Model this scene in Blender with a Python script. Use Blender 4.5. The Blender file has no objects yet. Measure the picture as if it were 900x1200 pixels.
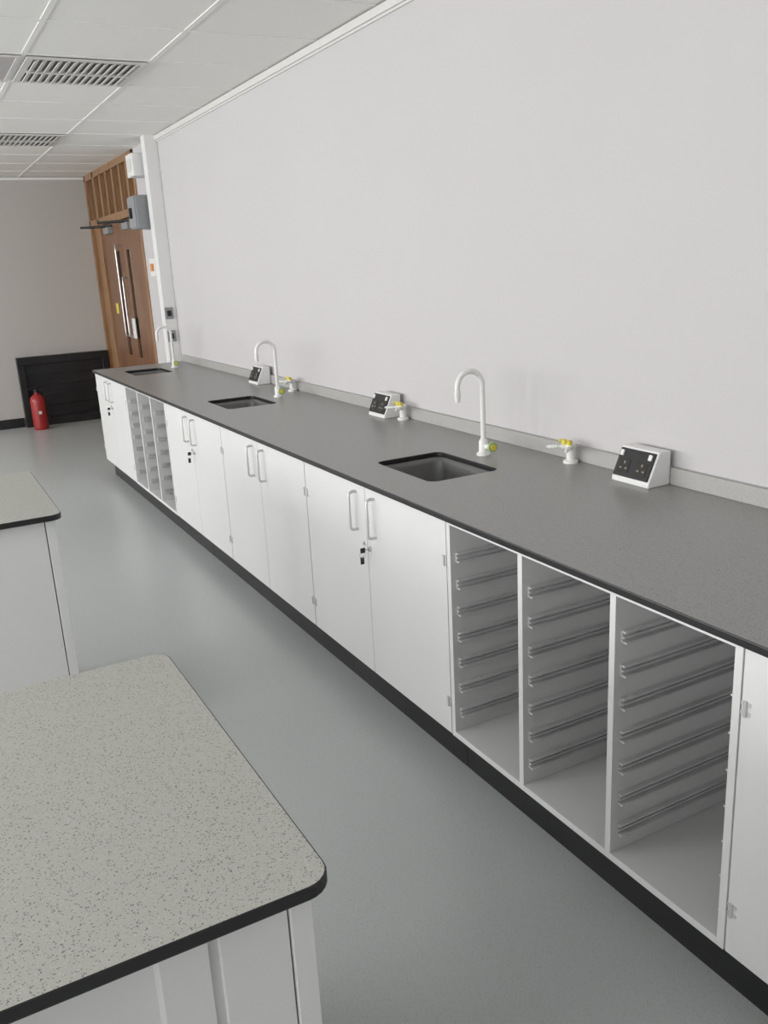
import bpy, bmesh, math
from mathutils import Vector, Matrix
sc=bpy.context.scene
sc.view_settings.view_transform='Standard'
H=1.52; CT=H-0.69; TH=0.018; XD=1.255; XF=1.240; XW=1.973; ZB=H-1.392; CEIL=H+1.018; YB=10.08
XL=-4.6; YR=-2.6
YS=[0.988,2.0046,3.0046,4.0046,5.0046,6.021,7.021]
# ------------------------------------------------ materials
def mat(name,col,rough=.5,metal=0,spec=.5,emit=None,estr=0):
    m=bpy.data.materials.new(name);m.use_nodes=True;b=m.node_tree.nodes['Principled BSDF']
    b.inputs['Base Color'].default_value=(*col,1);b.inputs['Roughness'].default_value=rough
    b.inputs['Metallic'].default_value=metal;b.inputs['Specular IOR Level'].default_value=spec
    if emit: b.inputs['Emission Color'].default_value=(*emit,1);b.inputs['Emission Strength'].default_value=estr
    return m
def noisy(m,c1,c2,scale,lo=.4,hi=.6,detail=3,stretch=None,bump=0):
    nt=m.node_tree;b=nt.nodes['Principled BSDF']
    tc=nt.nodes.new('ShaderNodeTexCoord');n=nt.nodes.new('ShaderNodeTexNoise');r=nt.nodes.new('ShaderNodeValToRGB')
    n.inputs['Scale'].default_value=scale;n.inputs['Detail'].default_value=detail
    if stretch:
        mp=nt.nodes.new('ShaderNodeMapping');mp.inputs['Scale'].default_value=stretch
        nt.links.new(tc.outputs['Object'],mp.inputs[0]);nt.links.new(mp.outputs[0],n.inputs['Vector'])
    else: nt.links.new(tc.outputs['Object'],n.inputs['Vector'])
    nt.links.new(n.outputs['Fac'],r.inputs[0])
    r.color_ramp.elements[0].position=lo;r.color_ramp.elements[0].color=(*c1,1)
    r.color_ramp.elements[1].position=hi;r.color_ramp.elements[1].color=(*c2,1)
    nt.links.new(r.outputs[0],b.inputs['Base Color'])
    if bump:
        bp=nt.nodes.new('ShaderNodeBump');bp.inputs['Strength'].default_value=bump;bp.inputs['Distance'].default_value=.002
        nt.links.new(n.outputs['Fac'],bp.inputs['Height']);nt.links.new(bp.outputs[0],b.inputs['Normal'])
    return m
def speckle(name,base,dark,light,rough,s1=230,thr=.24,spec=.5,prob=.42,big=.3):
    """laminate: voronoi flecks (dark + light) on a soft base"""
    m=mat(name,base,rough,spec=spec);nt=m.node_tree;b=nt.nodes['Principled BSDF'];N=nt.nodes.new;Lk=nt.links.new
    tc=N('ShaderNodeTexCoord')
    wn=N('ShaderNodeTexNoise');wn.inputs['Scale'].default_value=260;Lk(tc.outputs['Object'],wn.inputs['Vector'])
    ad=N('ShaderNodeMixRGB');ad.blend_type='ADD';ad.inputs[0].default_value=.006
    Lk(tc.outputs['Object'],ad.inputs[1]);Lk(wn.outputs['Color'],ad.inputs[2])
    def layer(scale,t,prob,prev,col):
        v=N('ShaderNodeTexVoronoi');v.inputs['Scale'].default_value=scale;Lk(ad.outputs[0],v.inputs['Vector'])
        lt=N('ShaderNodeMath');lt.operation='LESS_THAN';lt.inputs[1].default_value=t;Lk(v.outputs['Distance'],lt.inputs[0])
        sp=N('ShaderNodeSeparateColor');Lk(v.outputs['Color'],sp.inputs[0])
        g=N('ShaderNodeMath');g.operation='LESS_THAN';g.inputs[1].default_value=prob;Lk(sp.outputs[0],g.inputs[0])
        mu=N('ShaderNodeMath');mu.operation='MULTIPLY';Lk(lt.outputs[0],mu.inputs[0]);Lk(g.outputs[0],mu.inputs[1])
        mx=N('ShaderNodeMixRGB');Lk(mu.outputs[0],mx.inputs[0]);mx.inputs[2].default_value=(*col,1)
        if isinstance(prev,tuple): mx.inputs[1].default_value=(*prev,1)
        else: Lk(prev.outputs[0],mx.inputs[1])
        return mx
    a=layer(s1,.34,.5,base,light)
    a=layer(s1*.8,.34,prob,a,dark)
    a=layer(s1*.45,thr,big,a,dark)
    Lk(a.outputs[0],b.inputs['Base Color'])
    return m
M={}
M['wall']=noisy(mat('wall_paint',(.57,.55,.555),.85,spec=.2),(.566,.548,.556),(.570,.552,.560),1.5)
M['bwall']=noisy(mat('back_wall_paint',(.5,.48,.46),.85,spec=.2),(.505,.483,.462),(.510,.488,.467),1.5)
M['floor']=speckle('vinyl_floor',(.485,.51,.507),(.40,.42,.416),(.53,.55,.546),.30,s1=300,thr=.2,spec=.5)
M['tile']=noisy(mat('ceiling_tile',(.72,.72,.70),.9,spec=.1),(.86,.85,.825),(.885,.875,.85),140,bump=.15)
M['tbar']=mat('ceiling_tbar',(.86,.855,.835),.6)
M['white']=noisy(mat('white_melamine',(.8,.8,.8),.38,spec=.4),(.675,.675,.672),(.685,.685,.682),3)
M['inner']=noisy(mat('carcass_inside',(.75,.75,.74),.45,spec=.4),(.68,.675,.665),(.70,.695,.685),3)
M['ctop']=speckle('counter_laminate',(.29,.288,.278),(.17,.168,.162),(.37,.367,.355),.33,s1=320,thr=.2)
M['itop']=speckle('bench_laminate',(.50,.50,.46),(.20,.20,.19),(.59,.59,.545),.36,s1=400,thr=.23,prob=.38,big=.28)
M['upst']=speckle('upstand_laminate',(.40,.395,.38),(.25,.25,.24),(.5,.5,.49),.4,s1=320,thr=.2)
M['black']=mat('black_core_edge',(.012,.012,.013),.4)
M['plinth']=noisy(mat('plinth_black',(.012,.012,.013),.32),(.010,.010,.011),(.016,.016,.017),4)
M['rail']=noisy(mat('tray_runner_grey',(.5,.5,.5),.4),(.58,.58,.58),(.63,.63,.63),9)
M['steel']=mat('brushed_steel',(.6,.6,.6),.32,1)
M['alu']=mat('satin_aluminium',(.66,.66,.65),.45,.6)
M['plast']=mat('white_plastic',(.8,.8,.79),.35)
M['tapw']=mat('tap_white_enamel',(.82,.82,.80),.25)
M['sink']=noisy(mat('sink_grey',(.17,.17,.168),.35),(.155,.155,.152),(.175,.175,.172),8)
M['yellow']=mat('yellow_plastic',(.75,.65,.08),.4)
M['green']=mat('green_tag',(.35,.45,.2),.4)
M['red']=noisy(mat('extinguisher_red',(.45,.02,.02),.3),(.32,.02,.022),(.36,.025,.027),6)
M['greybox']=mat('grey_metal_box',(.28,.29,.30),.5)
M['wood']=noisy(mat('timber_light',(.35,.17,.07),.45),(.25,.135,.065),(.37,.215,.115),6,.35,.65,5,(8,8,.6))
M['wood2']=noisy(mat('timber_panel',(.2,.1,.05),.4),(.13,.075,.04),(.20,.12,.065),6,.35,.65,5,(8,8,.6))
M['door']=noisy(mat('door_veneer',(.15,.06,.03),.35),(.16,.075,.04),(.25,.125,.07),5,.35,.65,5,(8,8,.5))
M['glassd']=mat('dark_glass',(.03,.025,.02),.12)
M['vent']=mat('vent_white',(.66,.65,.63),.5)
M['ventd']=mat('vent_dark',(.20,.195,.19),.7)
M['lumin']=mat('luminaire_diffuser_off',(.50,.48,.49),.4)
M['orange']=mat('orange_label',(.7,.3,.08),.5)
# ------------------------------------------------ geometry helpers
col=sc.collection
def empty(name,loc=(0,0,0)):
    o=bpy.data.objects.new(name,None);o.empty_display_size=.1;o.location=loc;col.objects.link(o);return o
def finish(name,bm,m,parent=None,bevel=0,smooth=False,seg=2):
    bmesh.ops.recalc_face_normals(bm,faces=bm.faces)
    me=bpy.data.meshes.new(name);bm.to_mesh(me);bm.free()
    for x in (m if isinstance(m,(list,tuple)) else [m]): me.materials.append(x)
    o=bpy.data.objects.new(name,me);col.objects.link(o)
    if parent: o.parent=parent;o.matrix_parent_inverse=Matrix.Translation(-Vector(parent.location))
    if smooth:
        for p in me.polygons:p.use_smooth=True
    if bevel:
        b=o.modifiers.new('bevel','BEVEL');b.width=bevel;b.segments=seg;b.limit_method='ANGLE'
    return o
def addbox(bm,x0,x1,y0,y1,z0,z1,mi=0):
    v=[bm.verts.new(p) for p in [(x0,y0,z0),(x1,y0,z0),(x1,y1,z0),(x0,y1,z0),(x0,y0,z1),(x1,y0,z1),(x1,y1,z1),(x0,y1,z1)]]
    for f in [(0,3,2,1),(4,5,6,7),(0,1,5,4),(1,2,6,5),(2,3,7,6),(3,0,4,7)]:
        q=bm.faces.new([v[i] for i in f]);q.material_index=mi
def boxes(name,L,m,parent=None,bevel=0):
    bm=bmesh.new()
    for b in L: addbox(bm,*b)
    return finish(name,bm,m,parent,bevel)
def obox(name,c,u,v,w,m,parent=None,bevel=0):
    c,u,v,w=map(Vector,(c,u,v,w));bm=bmesh.new()
    P=[bm.verts.new(c+a*u+b*v+d*w) for d in(-1,1) for a,b in((-1,-1),(1,-1),(1,1),(-1,1))]
    for f in [(0,3,2,1),(4,5,6,7),(0,1,5,4),(1,2,6,5),(2,3,7,6),(3,0,4,7)]: bm.faces.new([P[i] for i in f])
    return finish(name,bm,m,parent,bevel)
def tube(name,pts,r,nrm,m,parent=None,seg=12):
    pts=[Vector(p) for p in pts];nrm=Vector(nrm).normalized();bm=bmesh.new();rings=[]
    rr=r if isinstance(r,(list,tuple)) else [r]*len(pts)
    for i,p in enumerate(pts):
        t=(pts[min(i+1,len(pts)-1)]-pts[max(i-1,0)]).normalized();b=t.cross(nrm).normalized()
        rings.append([bm.verts.new(p+rr[i]*(math.cos(a)*nrm+math.sin(a)*b)) for a in [2*math.pi*k/seg for k in range(seg)]])
    for a,b in zip(rings,rings[1:]):
        for k in range(seg): bm.faces.new([a[k],a[(k+1)%seg],b[(k+1)%seg],b[k]])
    bm.faces.new(rings[0]);bm.faces.new(rings[-1])
    o=finish(name,bm,m,parent,smooth=True)
    e=o.modifiers.new('es','EDGE_SPLIT');e.split_angle=math.radians(50);return o
def lathe(name,prof,c,m,parent=None,seg=24):
    bm=bmesh.new();rings=[]
    for r,z in prof: rings.append([bm.verts.new((c[0]+r*math.cos(2*math.pi*k/seg),c[1]+r*math.sin(2*math.pi*k/seg),c[2]+z)) for k in range(seg)])
    for a,b in zip(rings,rings[1:]):
        for k in range(seg): bm.faces.new([a[k],a[(k+1)%seg],b[(k+1)%seg],b[k]])
    bm.faces.new(rings[0]);bm.faces.new(rings[-1])
    o=finish(name,bm,m,parent,smooth=True)
    e=o.modifiers.new('es','EDGE_SPLIT');e.split_angle=math.radians(45);return o
def rrect(x0,x1,y0,y1,r,n=6):
    P=[]
    for cx,cy,a0 in((x1-r,y1-r,0),(x0+r,y1-r,90),(x0+r,y0+r,180),(x1-r,y0+r,270)):
        for k in range(n+1):
            a=math.radians(a0+90*k/n);P.append((cx+r*math.cos(a),cy+r*math.sin(a)))
    return P
def slab(name,x0,x1,y0,y1,z0,z1,r,mats,parent=None,holes=(),bevel=.0025):
    """rounded worktop; top laminate, edges black core"""
    def prism(P,a,b):
        bm=bmesh.new();A=[bm.verts.new((x,y,a)) for x,y in P];B=[bm.verts.new((x,y,b)) for x,y in P]
        n=len(P);bm.faces.new(A[::-1]);bm.faces.new(B)
        for k in range(n): bm.faces.new([A[k],A[(k+1)%n],B[(k+1)%n],B[k]])
        return bm
    o=finish(name,prism(rrect(x0,x1,y0,y1,r),z0,z1),list(mats),parent)
    for h in holes:
        c=finish('cut',prism(rrect(*h,.03),z0-.05,z1+.05),mats[1])
        bo=o.modifiers.new('b','BOOLEAN');bo.object=c;bo.operation='DIFFERENCE';bo.solver='EXACT'
        dg=bpy.context.evaluated_depsgraph_get();me=bpy.data.meshes.new_from_object(o.evaluated_get(dg))
        o.modifiers.clear();o.data=me;bpy.data.objects.remove(c)
    for p in o.data.polygons: p.material_index=0 if p.normal.z>.9 else 1
    if bevel:
        b=o.modifiers.new('bevel','BEVEL');b.width=bevel;b.segments=2;b.limit_method='ANGLE';b.angle_limit=math.radians(50);b.material=1
    return o
# ------------------------------------------------ room shell
T=.15
boxes('floor',[(XL-T,XW+T,YR-T,YB+T,-.1,0)],M['floor'])
boxes('ceiling',[(XL-T,XW+T,YR-T,YB+T,CEIL,CEIL+.1)],M['tile'])
boxes('wall_right',[(XW,XW+T,YR-T,7.90,0,CEIL)],M['wall'])
boxes('wall_back',[(XL-T,XW+T,YB,YB+T,0,CEIL)],M['bwall'])
boxes('wall_front',[(XL-T,XW,YR-T,YR,0,CEIL)],M['wall'])
# left wall with window openings
wins=[(-1.9,.1),(.5,2.5),(2.9,4.9),(5.3,7.3),(7.7,9.7)]
L=[(XL-T,XL,YR,YB,0,.95),(XL-T,XL,YR,YB,2.4,CEIL)]
e=[YR]+[v for w in wins for v in w]+[YB]
for i in range(0,len(e),2): L.append((XL-T,XL,e[i],e[i+1],.95,2.4))
boxes('wall_left',L,M['wall'])
for i,(a,b) in enumerate(wins):
    f=.05;X0=XL-.10;X1=XL-.04;mid=(a+b)/2
    boxes('window_%d'%(i+1),[(X0,X1,a,b,.95,.95+f),(X0,X1,a,b,2.4-f,2.4),(X0,X1,a,a+f,.95+f,2.4-f),(X0,X1,b-f,b,.95+f,2.4-f),(X0,X1,mid-f/2,mid+f/2,.95+f,2.4-f)],M['plast'])
# ceiling grid
G=[];zt=CEIL-.0035
xs=[1.33-.6*k for k in range(0,10)]
xs=[v for v in xs if XL<v<XW-.02]
for v in xs: G.append((v-.012,v+.012,YR,YB,zt,CEIL))
v=4.73-.6*12
while v<YB:
    if v>YR: G.append((XL,XW,v-.012,v+.012,zt-.0005,CEIL))
    v+=.6
boxes('trim_1',G,M['tbar'])
boxes('trim_2',[(XW-.022,XW,YR,7.12,CEIL-.04,CEIL-.007),(XW-.010,XW,YR,7.12,CEIL-.05,CEIL-.04)],M['vent'])
boxes('trim_3',[(XL,XW,YB-.02,YB,CEIL-.03,CEIL-.007)],M['tbar'])
boxes('baseboard_back',[(XL,1.0,YB-.015,YB,0,.10)],M['plinth'])
boxes('baseboard_right',[(XW-.015,XW,7.3,7.9,0,.10)],M['plinth'])
# vents
def vent(x0,y0):
    p=empty('ceiling_vent',(x0+.3,y0+.3,CEIL));a=.035;z1=CEIL-.007
    x1=x0+.588;y1=y0+.588;x0+=.012;y0+=.012
    boxes('frame',[(x0,x1,y0,y0+a,z1-.008,z1),(x0,x1,y1-a,y1,z1-.008,z1),(x0,x0+a,y0+a,y1-a,z1-.008,z1),(x1-a,x1,y0+a,y1-a,z1-.008,z1)],M['vent'],p,.002)
    boxes('core',[(x0+a,x1-a,y0+a,y1-a,z1-.001,z1)],M['ventd'],p)
    n=14;w=(x1-x0-2*a)/n
    for k in range(n):
        cx=x0+a+w*(k+.5)
        obox('slat_%d'%(k+1),(cx,(y0+y1)/2,z1-.009),(.012,0,.005),(0,(y1-y0)/2-a,0),(-.0008,0,.0015),M['vent'],p)
    boxes('cross_bar',[(x0+a,x1-a,(y0+y1)/2-.012,(y0+y1)/2+.012,z1-.016,z1-.002)],M['vent'],p)
vent(.73,4.73);vent(.73,7.13)
p=empty('ceiling_light_panel',(.43,5.03,CEIL))
boxes('diffuser',[(.16,.70,4.76,5.30,CEIL-.011,CEIL-.007)],M['lumin'],p)
boxes('frame',[(.142,.16,4.742,5.318,CEIL-.014,CEIL-.007),(.70,.718,4.742,5.318,CEIL-.014,CEIL-.007),(.16,.70,4.742,4.76,CEIL-.014,CEIL-.007),(.16,.70,5.30,5.318,CEIL-.014,CEIL-.007)],M['vent'],p)
# ------------------------------------------------ wall nib + boxes
boxes('trim_4',[(XW-.10,XW,7.12,7.22,0,CEIL)],M['plast'],None,.004)
p=empty('electrical_isolator_box',(1.87,7.37,2.0))
boxes('case',[(1.785,XW,7.26,7.5,1.87,2.12)],M['greybox'],p,.006)
boxes('lid',[(1.775,1.785,7.27,7.49,1.88,2.11)],M['greybox'],p,.003)
boxes('switch_handle',[(1.755,1.775,7.36,7.40,1.95,2.03)],M['black'],p,.003)
p=empty('wall_control_box',(1.9,7.37,2.34))
boxes('case',[(1.80,XW,7.27,7.47,2.26,2.43)],M['plast'],p,.008)
boxes('panel',[(1.795,1.80,7.30,7.44,2.30,2.39)],M['vent'],p,.002)
p=empty('gas_isolation_panel',(1.93,7.4,1.6))
boxes('case',[(1.88,XW,7.27,7.43,1.50,1.64)],M['plast'],p,.005)
boxes('button',[(1.865,1.88,7.30,7.36,1.54,1.6)],M['orange'],p,.003)
for i,z in enumerate((1.21,1.03)):
    p=empty('wall_switch',(1.9,7.11,z))
    boxes('plate',[(1.878,1.945,7.11,7.12,z-.045,z+.045)],M['greybox'],p,.003)
    boxes('rocker',[(1.895,1.928,7.105,7.11,z-.022,z+.022)],M['black'],p,.002)
# ------------------------------------------------ timber screen with double door
Y0=7.9;Y1=YB
p=empty('timber_screen',(XW,9,0))
HD=2.02
L=[(XW-.01,XW+.09,y-.03,y+.03,0,CEIL) for y in (7.93,9.62,YB-.035)]
L+=[(XW-.01,XW+.09,Y0,Y1,HD,HD+.07),(XW-.01,XW+.09,Y0,Y1,CEIL-.06,CEIL)]
L+=[(XW-.005,XW+.07,y-.025,y+.025,HD+.07,CEIL-.06) for y in (8.2,8.48,8.78,9.06,9.34)]
boxes('frame',L,M['wood'],p,.003)
boxes('top_panel',[(XW+.04,XW+.06,Y0,Y1,HD+.07,CEIL-.06)],M['wood2'],p)
boxes('side_panel',[(XW+.03,XW+.06,9.65,Y1-.06,0,HD)],M['wood'],p)
boxes('outer_wall',[(XW+.10,XW+T,Y0,Y1,0,CEIL)],M['wood2'],p)
for k,(a,b) in enumerate(((7.965,8.775),(8.782,9.585))):
    d=empty('door_%d'%(k+1),(XW,(a+b)/2,0))
    wy=(b-.28,b-.14) if k==0 else (a+.14,a+.28)
    bm=bmesh.new();x0,x1=XW+.01,XW+.055
    for q in [(x0,x1,a,wy[0],.01,HD-.005),(x0,x1,wy[1],b,.01,HD-.005),(x0,x1,wy[0],wy[1],.01,.75),(x0,x1,wy[0],wy[1],1.75,HD-.005)]: addbox(bm,*q)
    finish('leaf',bm,M['door'],d,.001)
    boxes('vision_glass',[(x0+.015,x1-.015,wy[0],wy[1],.75,1.75)],M['glassd'],d)
    hy=(b-.07) if k==0 else (a+.07)
    zt_=1.5 if k==0 else 1.8
    tube('pull_handle',[(x0,hy,.95),(x0-.05,hy,.95),(x0-.05,hy,1.0),(x0-.05,hy,zt_-.05),(x0-.05,hy,zt_),(x0,hy,zt_)],.009,(0,1,0),M['steel'],d)
    if k==0: boxes('notice_plate',[(x0-.012,x0,hy-.10,hy+.02,.93,1.12)],M['plast'],d,.003)
    else: boxes('warning_label',[(x0-.003,x0,hy+.42,hy+.52,1.15,1.25)],M['yellow'],d)
    boxes('closer_body',[(x0-.05,x0,a+.3,a+.52,HD-.10,HD-.04)],M['greybox'],d,.004)
    tube('closer_arm',[(x0-.03,a+.41,HD-.035),(x0-.26,a+.52,HD-.035)],.008,(0,0,1),M['black'],d,8)
    tube('closer_link',[(x0-.26,a+.52,HD-.03),(x0-.02,a+.25,HD-.03)],.008,(0,0,1),M['black'],d,8)
# black low unit in the corner
p=empty('black_low_heater',(1.48,YB,0))
hx0,hx1,hy0=1.01,1.955,YB-.09
boxes('frame',[(hx0,hx1,hy0,YB,.66,.74),(hx0,hx1,hy0,YB,0,.09),(hx0,hx0+.07,hy0,YB,.09,.66),(hx1-.07,hx1,hy0,YB,.09,.66)],M['plinth'],p,.004)
boxes('back_panel',[(hx0+.07,hx1-.07,YB-.04,YB-.005,.09,.66)],M['plinth'],p)
boxes('louvres',[(hx0+.07,hx1-.07,hy0+.02,YB-.04,z,z+.012) for z in (.2,.31,.42,.53)],M['plinth'],p)
# fire extinguisher
ex,ey=1.13,9.78
p=empty('fire_extinguisher',(ex,ey,0))
lathe('cylinder',[(.065,0),(.073,.01),(.075,.03),(.075,.30),(.068,.335),(.045,.36),(.022,.375),(.022,.39)],(ex,ey,0),M['red'],p)
lathe('valve',[(.02,.385),(.022,.39),(.022,.425),(.012,.43)],(ex,ey,0),M['black'],p,16)
obox('lever',(ex-.035,ey,.445),(.05,0,.012),(0,.01,0),(0,0,.004),M['black'],p)
obox('carry_handle',(ex-.035,ey,.42),(.045,0,-.004),(0,.01,0),(0,0,.004),M['black'],p)
tube('hose',[(ex,ey,.41),(ex+.05,ey,.415),(ex+.085,ey,.38),(ex+.09,ey,.30),(ex+.088,ey,.15),(ex+.088,ey,.10)],[.009]*4+[.009,.013],(0,1,0),M['black'],p,8)
boxes('label',[(ex-.015,ex+.015,ey-.0765,ey-.0745,.17,.20)],M['vent'],p)
# ------------------------------------------------ long wall bench
YE=7.04;YN=-1.6
sinks=[2.52,4.50,6.52]
slabp=empty('laboratory_worktop',(1.6,2.7,CT))
slab('worktop',XF,XW-.001,YN,YE,CT-TH,CT,.006,(M['ctop'],M['black']),slabp,[(1.41,1.68,y-.19,y+.19) for y in sinks])
p=empty('worktop_upstand',(XW-.01,2.7,CT))
boxes('strip',[(XW-.02,XW-.001,YN,YE-.01,CT+.0005,CT+.052)],M['upst'],p,.001)
boxes('plinth_panel',[(XD+.05,XD+.068,YN+.05,2.0,0,ZB),(XD+.05,XD+.068,2.002,4.5,0,ZB),(XD+.05,XD+.068,4.502,YE-.03,0,ZB),(XD+.068,1.9,YE-.06,YE-.042,0,ZB)],M['plinth'],empty('cabinet_plinth',(XD,3,0)),.001)
ZT=CT-TH
def handle(y,parent,x=XD):
    z1=H-.742;z0=H-.875;d=.028
    pts=[(x,y,z0)]
    for a in range(0,91,30):
        t=math.radians(a);pts.append((x-d+.012-.012*math.sin(t),y,z0+.012-.012*math.cos(t)))
    for a in range(0,91,30):
        t=math.radians(a);pts.append((x-d+.012-.012*math.cos(t),y,z1-.012+.012*math.sin(t)))
    pts.append((x,y,z1))
    tube('handle',pts,.005,(0,1,0),M['alu'],parent,10)
def hinge(y,z,parent):
    tube('hinge',[(XD-.002,y,z-.016),(XD-.002,y,z+.016)],.004,(1,0,0),M['alu'],parent,8)
    boxes('hinge_leaf',[(XD-.001,XD+.001,y-.011,y+.011,z+a,z+b) for a,b in ((-.014,-.006),(.006,.014))],M['alu'],parent)
def carcass(y0,y1):
    s=.018;x0=XD+.020;x1=1.86
    return [(x0,x1,y0,y0+s,ZB,ZT-.001),(x0,x1,y1-s,y1,ZB,ZT-.001),(x0,x1,y0+s,y1-s,ZB,ZB+s),(x1-.008,x1,y0+s,y1-s,ZB+s,ZT-s)]
def cupboard(y0,y1,lock=False):
    p=empty('base_cupboard',(XD,(y0+y1)/2,ZB));y0+=.001;y1-=.001
    L=carcass(y0,y1);L+=[(XD+.02,XD+.10,y0+.018,y1-.018,ZT-.019,ZT-.001),(1.76,1.852,y0+.018,y1-.018,ZT-.019,ZT-.001)]
    boxes('carcass',L,M['inner'],p)
    m=(y0+y1)/2
    for k,(a,b) in enumerate(((y0+.002,m-.0015),(m+.0015,y1-.002))):
        boxes('door_leaf_%d'%(k+1),[(XD,XD+.018,a,b,ZB+.002,ZT-.006)],M['white'],p,.0012)
    handle(m-.065,p);handle(m+.065,p)
    for y in(y0+.012,y1-.012):
        for z in(H-.834,H-1.284): hinge(y,z,p)
    if lock:
        z=H-.925;y=m-.022
        tube('lock_barrel',[(XD,y,z),(XD-.008,y,z)],.009,(0,1,0),M['steel'],p)
        tube('key_blade',[(XD-.008,y,z),(XD-.022,y,z)],.0025,(0,1,0),M['steel'],p,8)
        obox('key_head',(XD-.030,y,z),(.009,0,0),(0,.002,0),(0,0,.009),M['black'],p,.0015)
        tube('key_ring',[(XD-.032+.011*math.cos(t),y,z-.014+.011*math.sin(t)) for t in [k*math.pi/6 for k in range(13)]],.001,(0,1,0),M['steel'],p,6)
        obox('spare_key',(XD-.032,y+.003,z-.036),(.007,0,0),(0,.002,0),(0,0,.013),M['black'],p,.0015)
        tube('second_lock',[(XD,y+.04,z+.010),(XD-.005,y+.04,z+.010)],.006,(0,1,0),M['steel'],p)
def trayunit(y0,y1):
    p=empty('tray_storage_unit',(XD,(y0+y1)/2,ZB));y0+=.001;y1-=.001
    s=.018;x0=XD;x1=1.86;w=(y1-y0-4*s)/3
    ys=[y0+k*(w+s) for k in range(4)]
    L=[(x0,x1,y,y+s,ZB,ZT-.001) for y in ys]
    for y in ys[:-1]: L+=[(x0,x1,y+s,y+s+w,ZB,ZB+s),(x0,x1,y+s,y+s+w,ZT-.013,ZT-.001),(x1-.008,x1,y+s,y+s+w,ZB+s,ZT-.013)]
    boxes('carcass',L,M['white'],p,.0008)
    R=[]
    for y in ys[:-1]:
        for k in range(7):
            z=H-1.312+.082*k;xa=x0+.018;xb=x0+.40
            for (ya,s_) in ((y+s,1),(y+s+w,-1)):
                def bx(a,b,z0,z1): 
                    R.append((xa,xb,min(ya+s_*a,ya+s_*b),max(ya+s_*a,ya+s_*b),z0,z1))
                bx(0,.004,z-.014,z+.014);bx(.004,.018,z-.014,z-.010);bx(.004,.014,z+.010,z+.014);bx(.004,.010,z-.003,z+.001)
    boxes('tray_runners',R,M['rail'],p)
    S=[]
    for y in ys[:-1]:
        for k in range(7):
            z=H-1.312+.082*k
            for xx in (x0+.06,x0+.33): S.append((xx,xx+.008,y+s+w-.0055,y+s+w-.004,z-.003,z+.005))
    boxes('runner_screws',S,M['steel'],p)
    boxes('locking_stud',[(x0+.05,x0+.058,ys[1]-.008,ys[1],ZB+.05,ZB+.065)],M['steel'],p)
cupboard(-1.012,-.012);cupboard(-.012,.988)
trayunit(YS[0],YS[1]);cupboard(YS[1],YS[2],True);cupboard(YS[2],YS[3]);cupboard(YS[3],YS[4],True);trayunit(YS[4],YS[5]);cupboard(YS[5],YS[6],True)
# sinks
for y in sinks:
    p=empty('inset_sink',(1.545,y,CT))
    bm=bmesh.new();rings=[]
    for gr,z,r in ((.012,CT-TH-.001,.04),(-.001,CT-TH-.001,.03),(-.006,CT-TH-.02,.035),(-.012,CT-TH-.13,.045),(-.035,CT-TH-.15,.05),(-.10,CT-TH-.156,.03),(-.12,CT-TH-.157,.012)):
        rings.append([bm.verts.new((a,b,z)) for a,b in rrect(1.41-gr,1.68+gr,y-.19-gr,y+.19+gr,r)])
    n=len(rings[0])
    for a,b in zip(rings,rings[1:]):
        for k in range(n): bm.faces.new([a[k],a[(k+1)%n],b[(k+1)%n],b[k]])
    bm.faces.new(rings[-1])
    finish('bowl',bm,M['sink'],p,smooth=True)
    lathe('waste',[(.03,0),(.03,.003),(.02,.003),(.018,.0015)],(1.545,y,CT-TH-.157),M['steel'],p)
# swan neck taps
def tap(y,x=1.772):
    p=empty('swan_neck_tap',(x,y,CT))
    lathe('base',[(.026,0),(.026,.006),(.020,.010),(.017,.014),(.017,.05),(.013,.056),(.010,.06)],(x,y,CT),M['tapw'],p)
    R=.053;zc=CT+.253;pts=[(x,y,CT+.05),(x,y,zc)]
    for k in range(1,17):
        t=math.pi*k/16;pts.append((x-R+R*math.cos(t),y,zc+R*math.sin(t)))
    pts.append((x-2*R,y,zc-.015))
    tube('spout',pts,.0095,(0,1,0),M['tapw'],p,14)
    tube('nozzle',[(x-2*R,y,zc-.012),(x-2*R,y,zc-.028),(x-2*R,y,zc-.05)],[.0115,.0115,.008],(0,1,0),M['tapw'],p,14)
    tube('valve_stem',[(x,y-.01,CT+.032),(x,y-.05,CT+.036)],.009,(1,0,0),M['tapw'],p)
    tube('valve_knob',[(x,y-.05,CT+.036),(x,y-.06,CT+.036)],.018,(1,0,0),M['green'],p,16)
    tube('valve_cap',[(x,y-.06,CT+.036),(x,y-.064,CT+.036)],.011,(1,0,0),M['yellow'],p,16)
for y in (2.555,4.53,6.62): tap(y)
# gas taps
def gas(y,x=1.922):
    p=empty('gas_tap',(x,y,CT))
    lathe('base',[(.026,0),(.026,.008),(.015,.012),(.015,.05),(.018,.054),(.018,.066),(.010,.07)],(x,y,CT),M['tapw'],p)
    for s in(-1,1):
        d=Vector((-math.cos(math.radians(38)),s*math.sin(math.radians(38)),0)).normalized();c=Vector((x,y,CT+.056))
        q=[c+d*t for t in (.01,.03,.031,.045,.046,.055,.056,.066,.067,.082)]
        tube('nozzle_%s'%('a' if s<0 else 'b'),q,[.010,.010,.006,.0055,.008,.006,.008,.006,.0075,.004],(0,0,1),M['tapw'],p)
        c2=c+d*.022
        lathe('lever_hub_%s'%('a' if s<0 else 'b'),[(.009,0),(.009,.016)],(c2.x,c2.y,c2.z+.008),M['yellow'],p,12)
        e=Vector((-d.y,d.x,0))
        obox('lever_%s'%('a' if s<0 else 'b'),c2+Vector((0,0,.022))+d*.006,d*.014,e*.005,(0,0,.0035),M['yellow'],p,.001)
for y in (2.255,3.40,4.68): gas(y)
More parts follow.
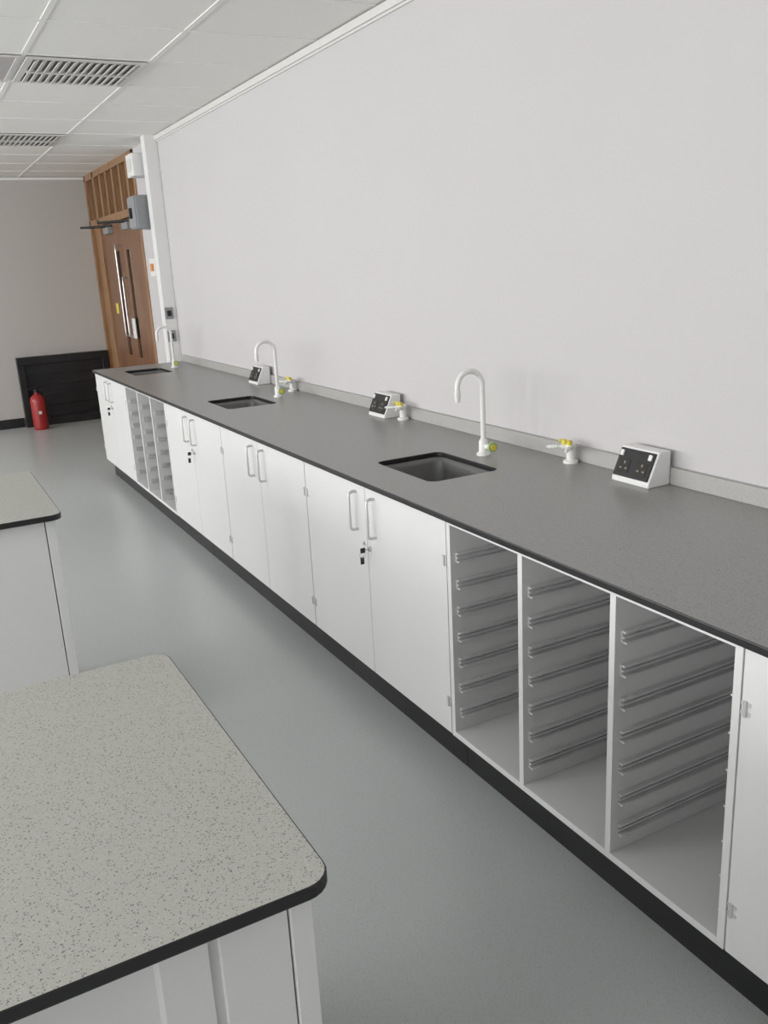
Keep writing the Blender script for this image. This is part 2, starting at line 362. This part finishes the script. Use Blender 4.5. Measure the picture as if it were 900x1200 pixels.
# bench sockets
def socket(y,w=.155):
    p=empty('bench_power_socket',(1.9,y,CT));h=.105;xa,xb,xc=1.862,1.905,XW-.022
    bm=bmesh.new();P=[(xa,0),(xa,.012),(xb,h),(xc,h),(xc,0)]
    A=[bm.verts.new((a,y-w/2,CT+b)) for a,b in P];B=[bm.verts.new((a,y+w/2,CT+b)) for a,b in P]
    bm.faces.new(A);bm.faces.new(B[::-1])
    for k in range(5): bm.faces.new([A[k],A[(k+1)%5],B[(k+1)%5],B[k]])
    finish('housing',bm,M['plast'],p,.004)
    u=Vector((xb-xa,0,h-.012)).normalized();n=Vector((-u.z,0,u.x));hh=math.hypot(xb-xa,h-.012)/2
    c=Vector(((xa+xb)/2,y,CT+(h+.012)/2))
    obox('face_plate',c+n*.003,(0,w/2-.006,0),u*(hh-.007),n*.003,M['black'],p,.002)
    for s in(-1,1):
        obox('outlet_%d'%(s+2),c+n*.0065+Vector((0,s*.036,0))-u*.012,(0,.022,0),u*.022,n*.001,M['glassd'],p,.001)
        for dy,du,a,b in((0,.012,.0025,.004),(-.011,-.006,.004,.0022),(.011,-.006,.004,.0022)):
            obox('pin_slot',c+n*.0077+Vector((0,s*.036+dy,0))+u*(du-.012),(0,a,0),u*b,n*.0003,M['greybox'],p)
        obox('rocker_%d'%(s+2),c+n*.008+Vector((0,s*.058,0))+u*.028,(0,.0065,0),u*.009,n*.003,M['plast'],p,.001)
for y in (1.915,3.545,5.17): socket(y)
# ------------------------------------------------ island benches
def island(y0,y1,full=False):
    x1=.335;x0=-1.25
    p=empty('island_lab_bench',((x0+x1)/2,(y0+y1)/2,0))
    slab('worktop',x0,x1,y0,y1,CT-.018,CT,.035,(M['itop'],M['black']),p)
    zt=CT-.0185;a=y0+.03;b=y1-.03;xr=x1-.022
    L=[(xr-.028,xr,a,b,.0,zt)]                      # end panel
    if full:
        L+=[(x0+.06,xr-.031,a+.004,a+.022,.0,zt)]
        boxes('end_panels',L,M['white'],p,.001)
    else:
        L+=[(xr-.115,xr-.030,a+.006,a+.024,.0,zt)]
        L+=[(xr-.185,xr-.127,a+.012,a+.030,.0,zt)]
        L+=[(xr-.127,xr-.110,a+.031,b,.10,zt),(xr-.185,xr-.170,a+.031,a+.095,0,zt)]
        boxes('end_panels',L,M['white'],p,.001)
        boxes('panel_gap_strip',[(xr-.128,xr-.114,a+.016,a+.029,0,zt)],M['rail'],p)
        boxes('inner_front_panel',[(x0+.06,xr-.13,a+.05,a+.068,.0,zt-.004)],M['white'],p,.001)
        boxes('fixing_brackets',[(xr-.215,xr-.195,a+.042,a+.05,.60,.625),(xr-.255,xr-.238,a+.042,a+.05,.61,.618)],M['steel'],p)
    boxes('service_void_panels',[(x0+.03,x0+.058,a,b,0,zt),(x0+.06,xr-.13,b-.232,b-.02,.10,.118),(-.5,-.482,a+.13,b-.25,.10,zt)],M['inner'],p,.001)
    boxes('far_doors',[(x0+.06,(x0+xr)/2-.1,b-.018,b,.10,zt-.005),((x0+xr)/2-.097,xr-.03,b-.018,b,.10,zt-.005)],M['white'],p,.001)
    boxes('plinth',[(x0+.06,xr-.16,b-.06,b-.045,0,.10)],M['plinth'],p)
island(.801,1.551);island(2.735,3.485,True)
# ------------------------------------------------ lights
w=bpy.data.worlds.new('World');sc.world=w;w.use_nodes=True
w.node_tree.nodes['Background'].inputs[0].default_value=(.85,.92,1,1);w.node_tree.nodes['Background'].inputs[1].default_value=1.0
def area(name,loc,rot,sx,sy,e,c):
    l=bpy.data.lights.new(name,'AREA');l.shape='RECTANGLE';l.size=sx;l.size_y=sy;l.energy=e;l.color=c
    o=bpy.data.objects.new(name,l);o.location=loc;o.rotation_euler=rot;col.objects.link(o)
for i,(a,b) in enumerate(wins):
    area('window_daylight_%d'%(i+1),(XL-.2,(a+b)/2,1.675),(0,math.radians(-90),0),1.45,2.0,97,(1,.995,.985))
# ------------------------------------------------ camera
f,pitch,roll,yaw=1020.8,.2796,.0532,.4865
fw=Vector((math.sin(yaw)*math.cos(pitch),math.cos(yaw)*math.cos(pitch),-math.sin(pitch)))
r=fw.cross(Vector((0,0,1))).normalized();d=fw.cross(r)
R=math.cos(roll)*r+math.sin(roll)*d;D=-math.sin(roll)*r+math.cos(roll)*d
cam=bpy.data.cameras.new('camera');co=bpy.data.objects.new('camera',cam);col.objects.link(co)
m=Matrix((R,-D,-fw)).transposed().to_4x4();m.translation=Vector((0,0,H));co.matrix_world=m
cam.sensor_fit='VERTICAL';cam.sensor_height=24;cam.sensor_width=18;cam.lens=24*f/1200;cam.clip_start=.02
sc.camera=co
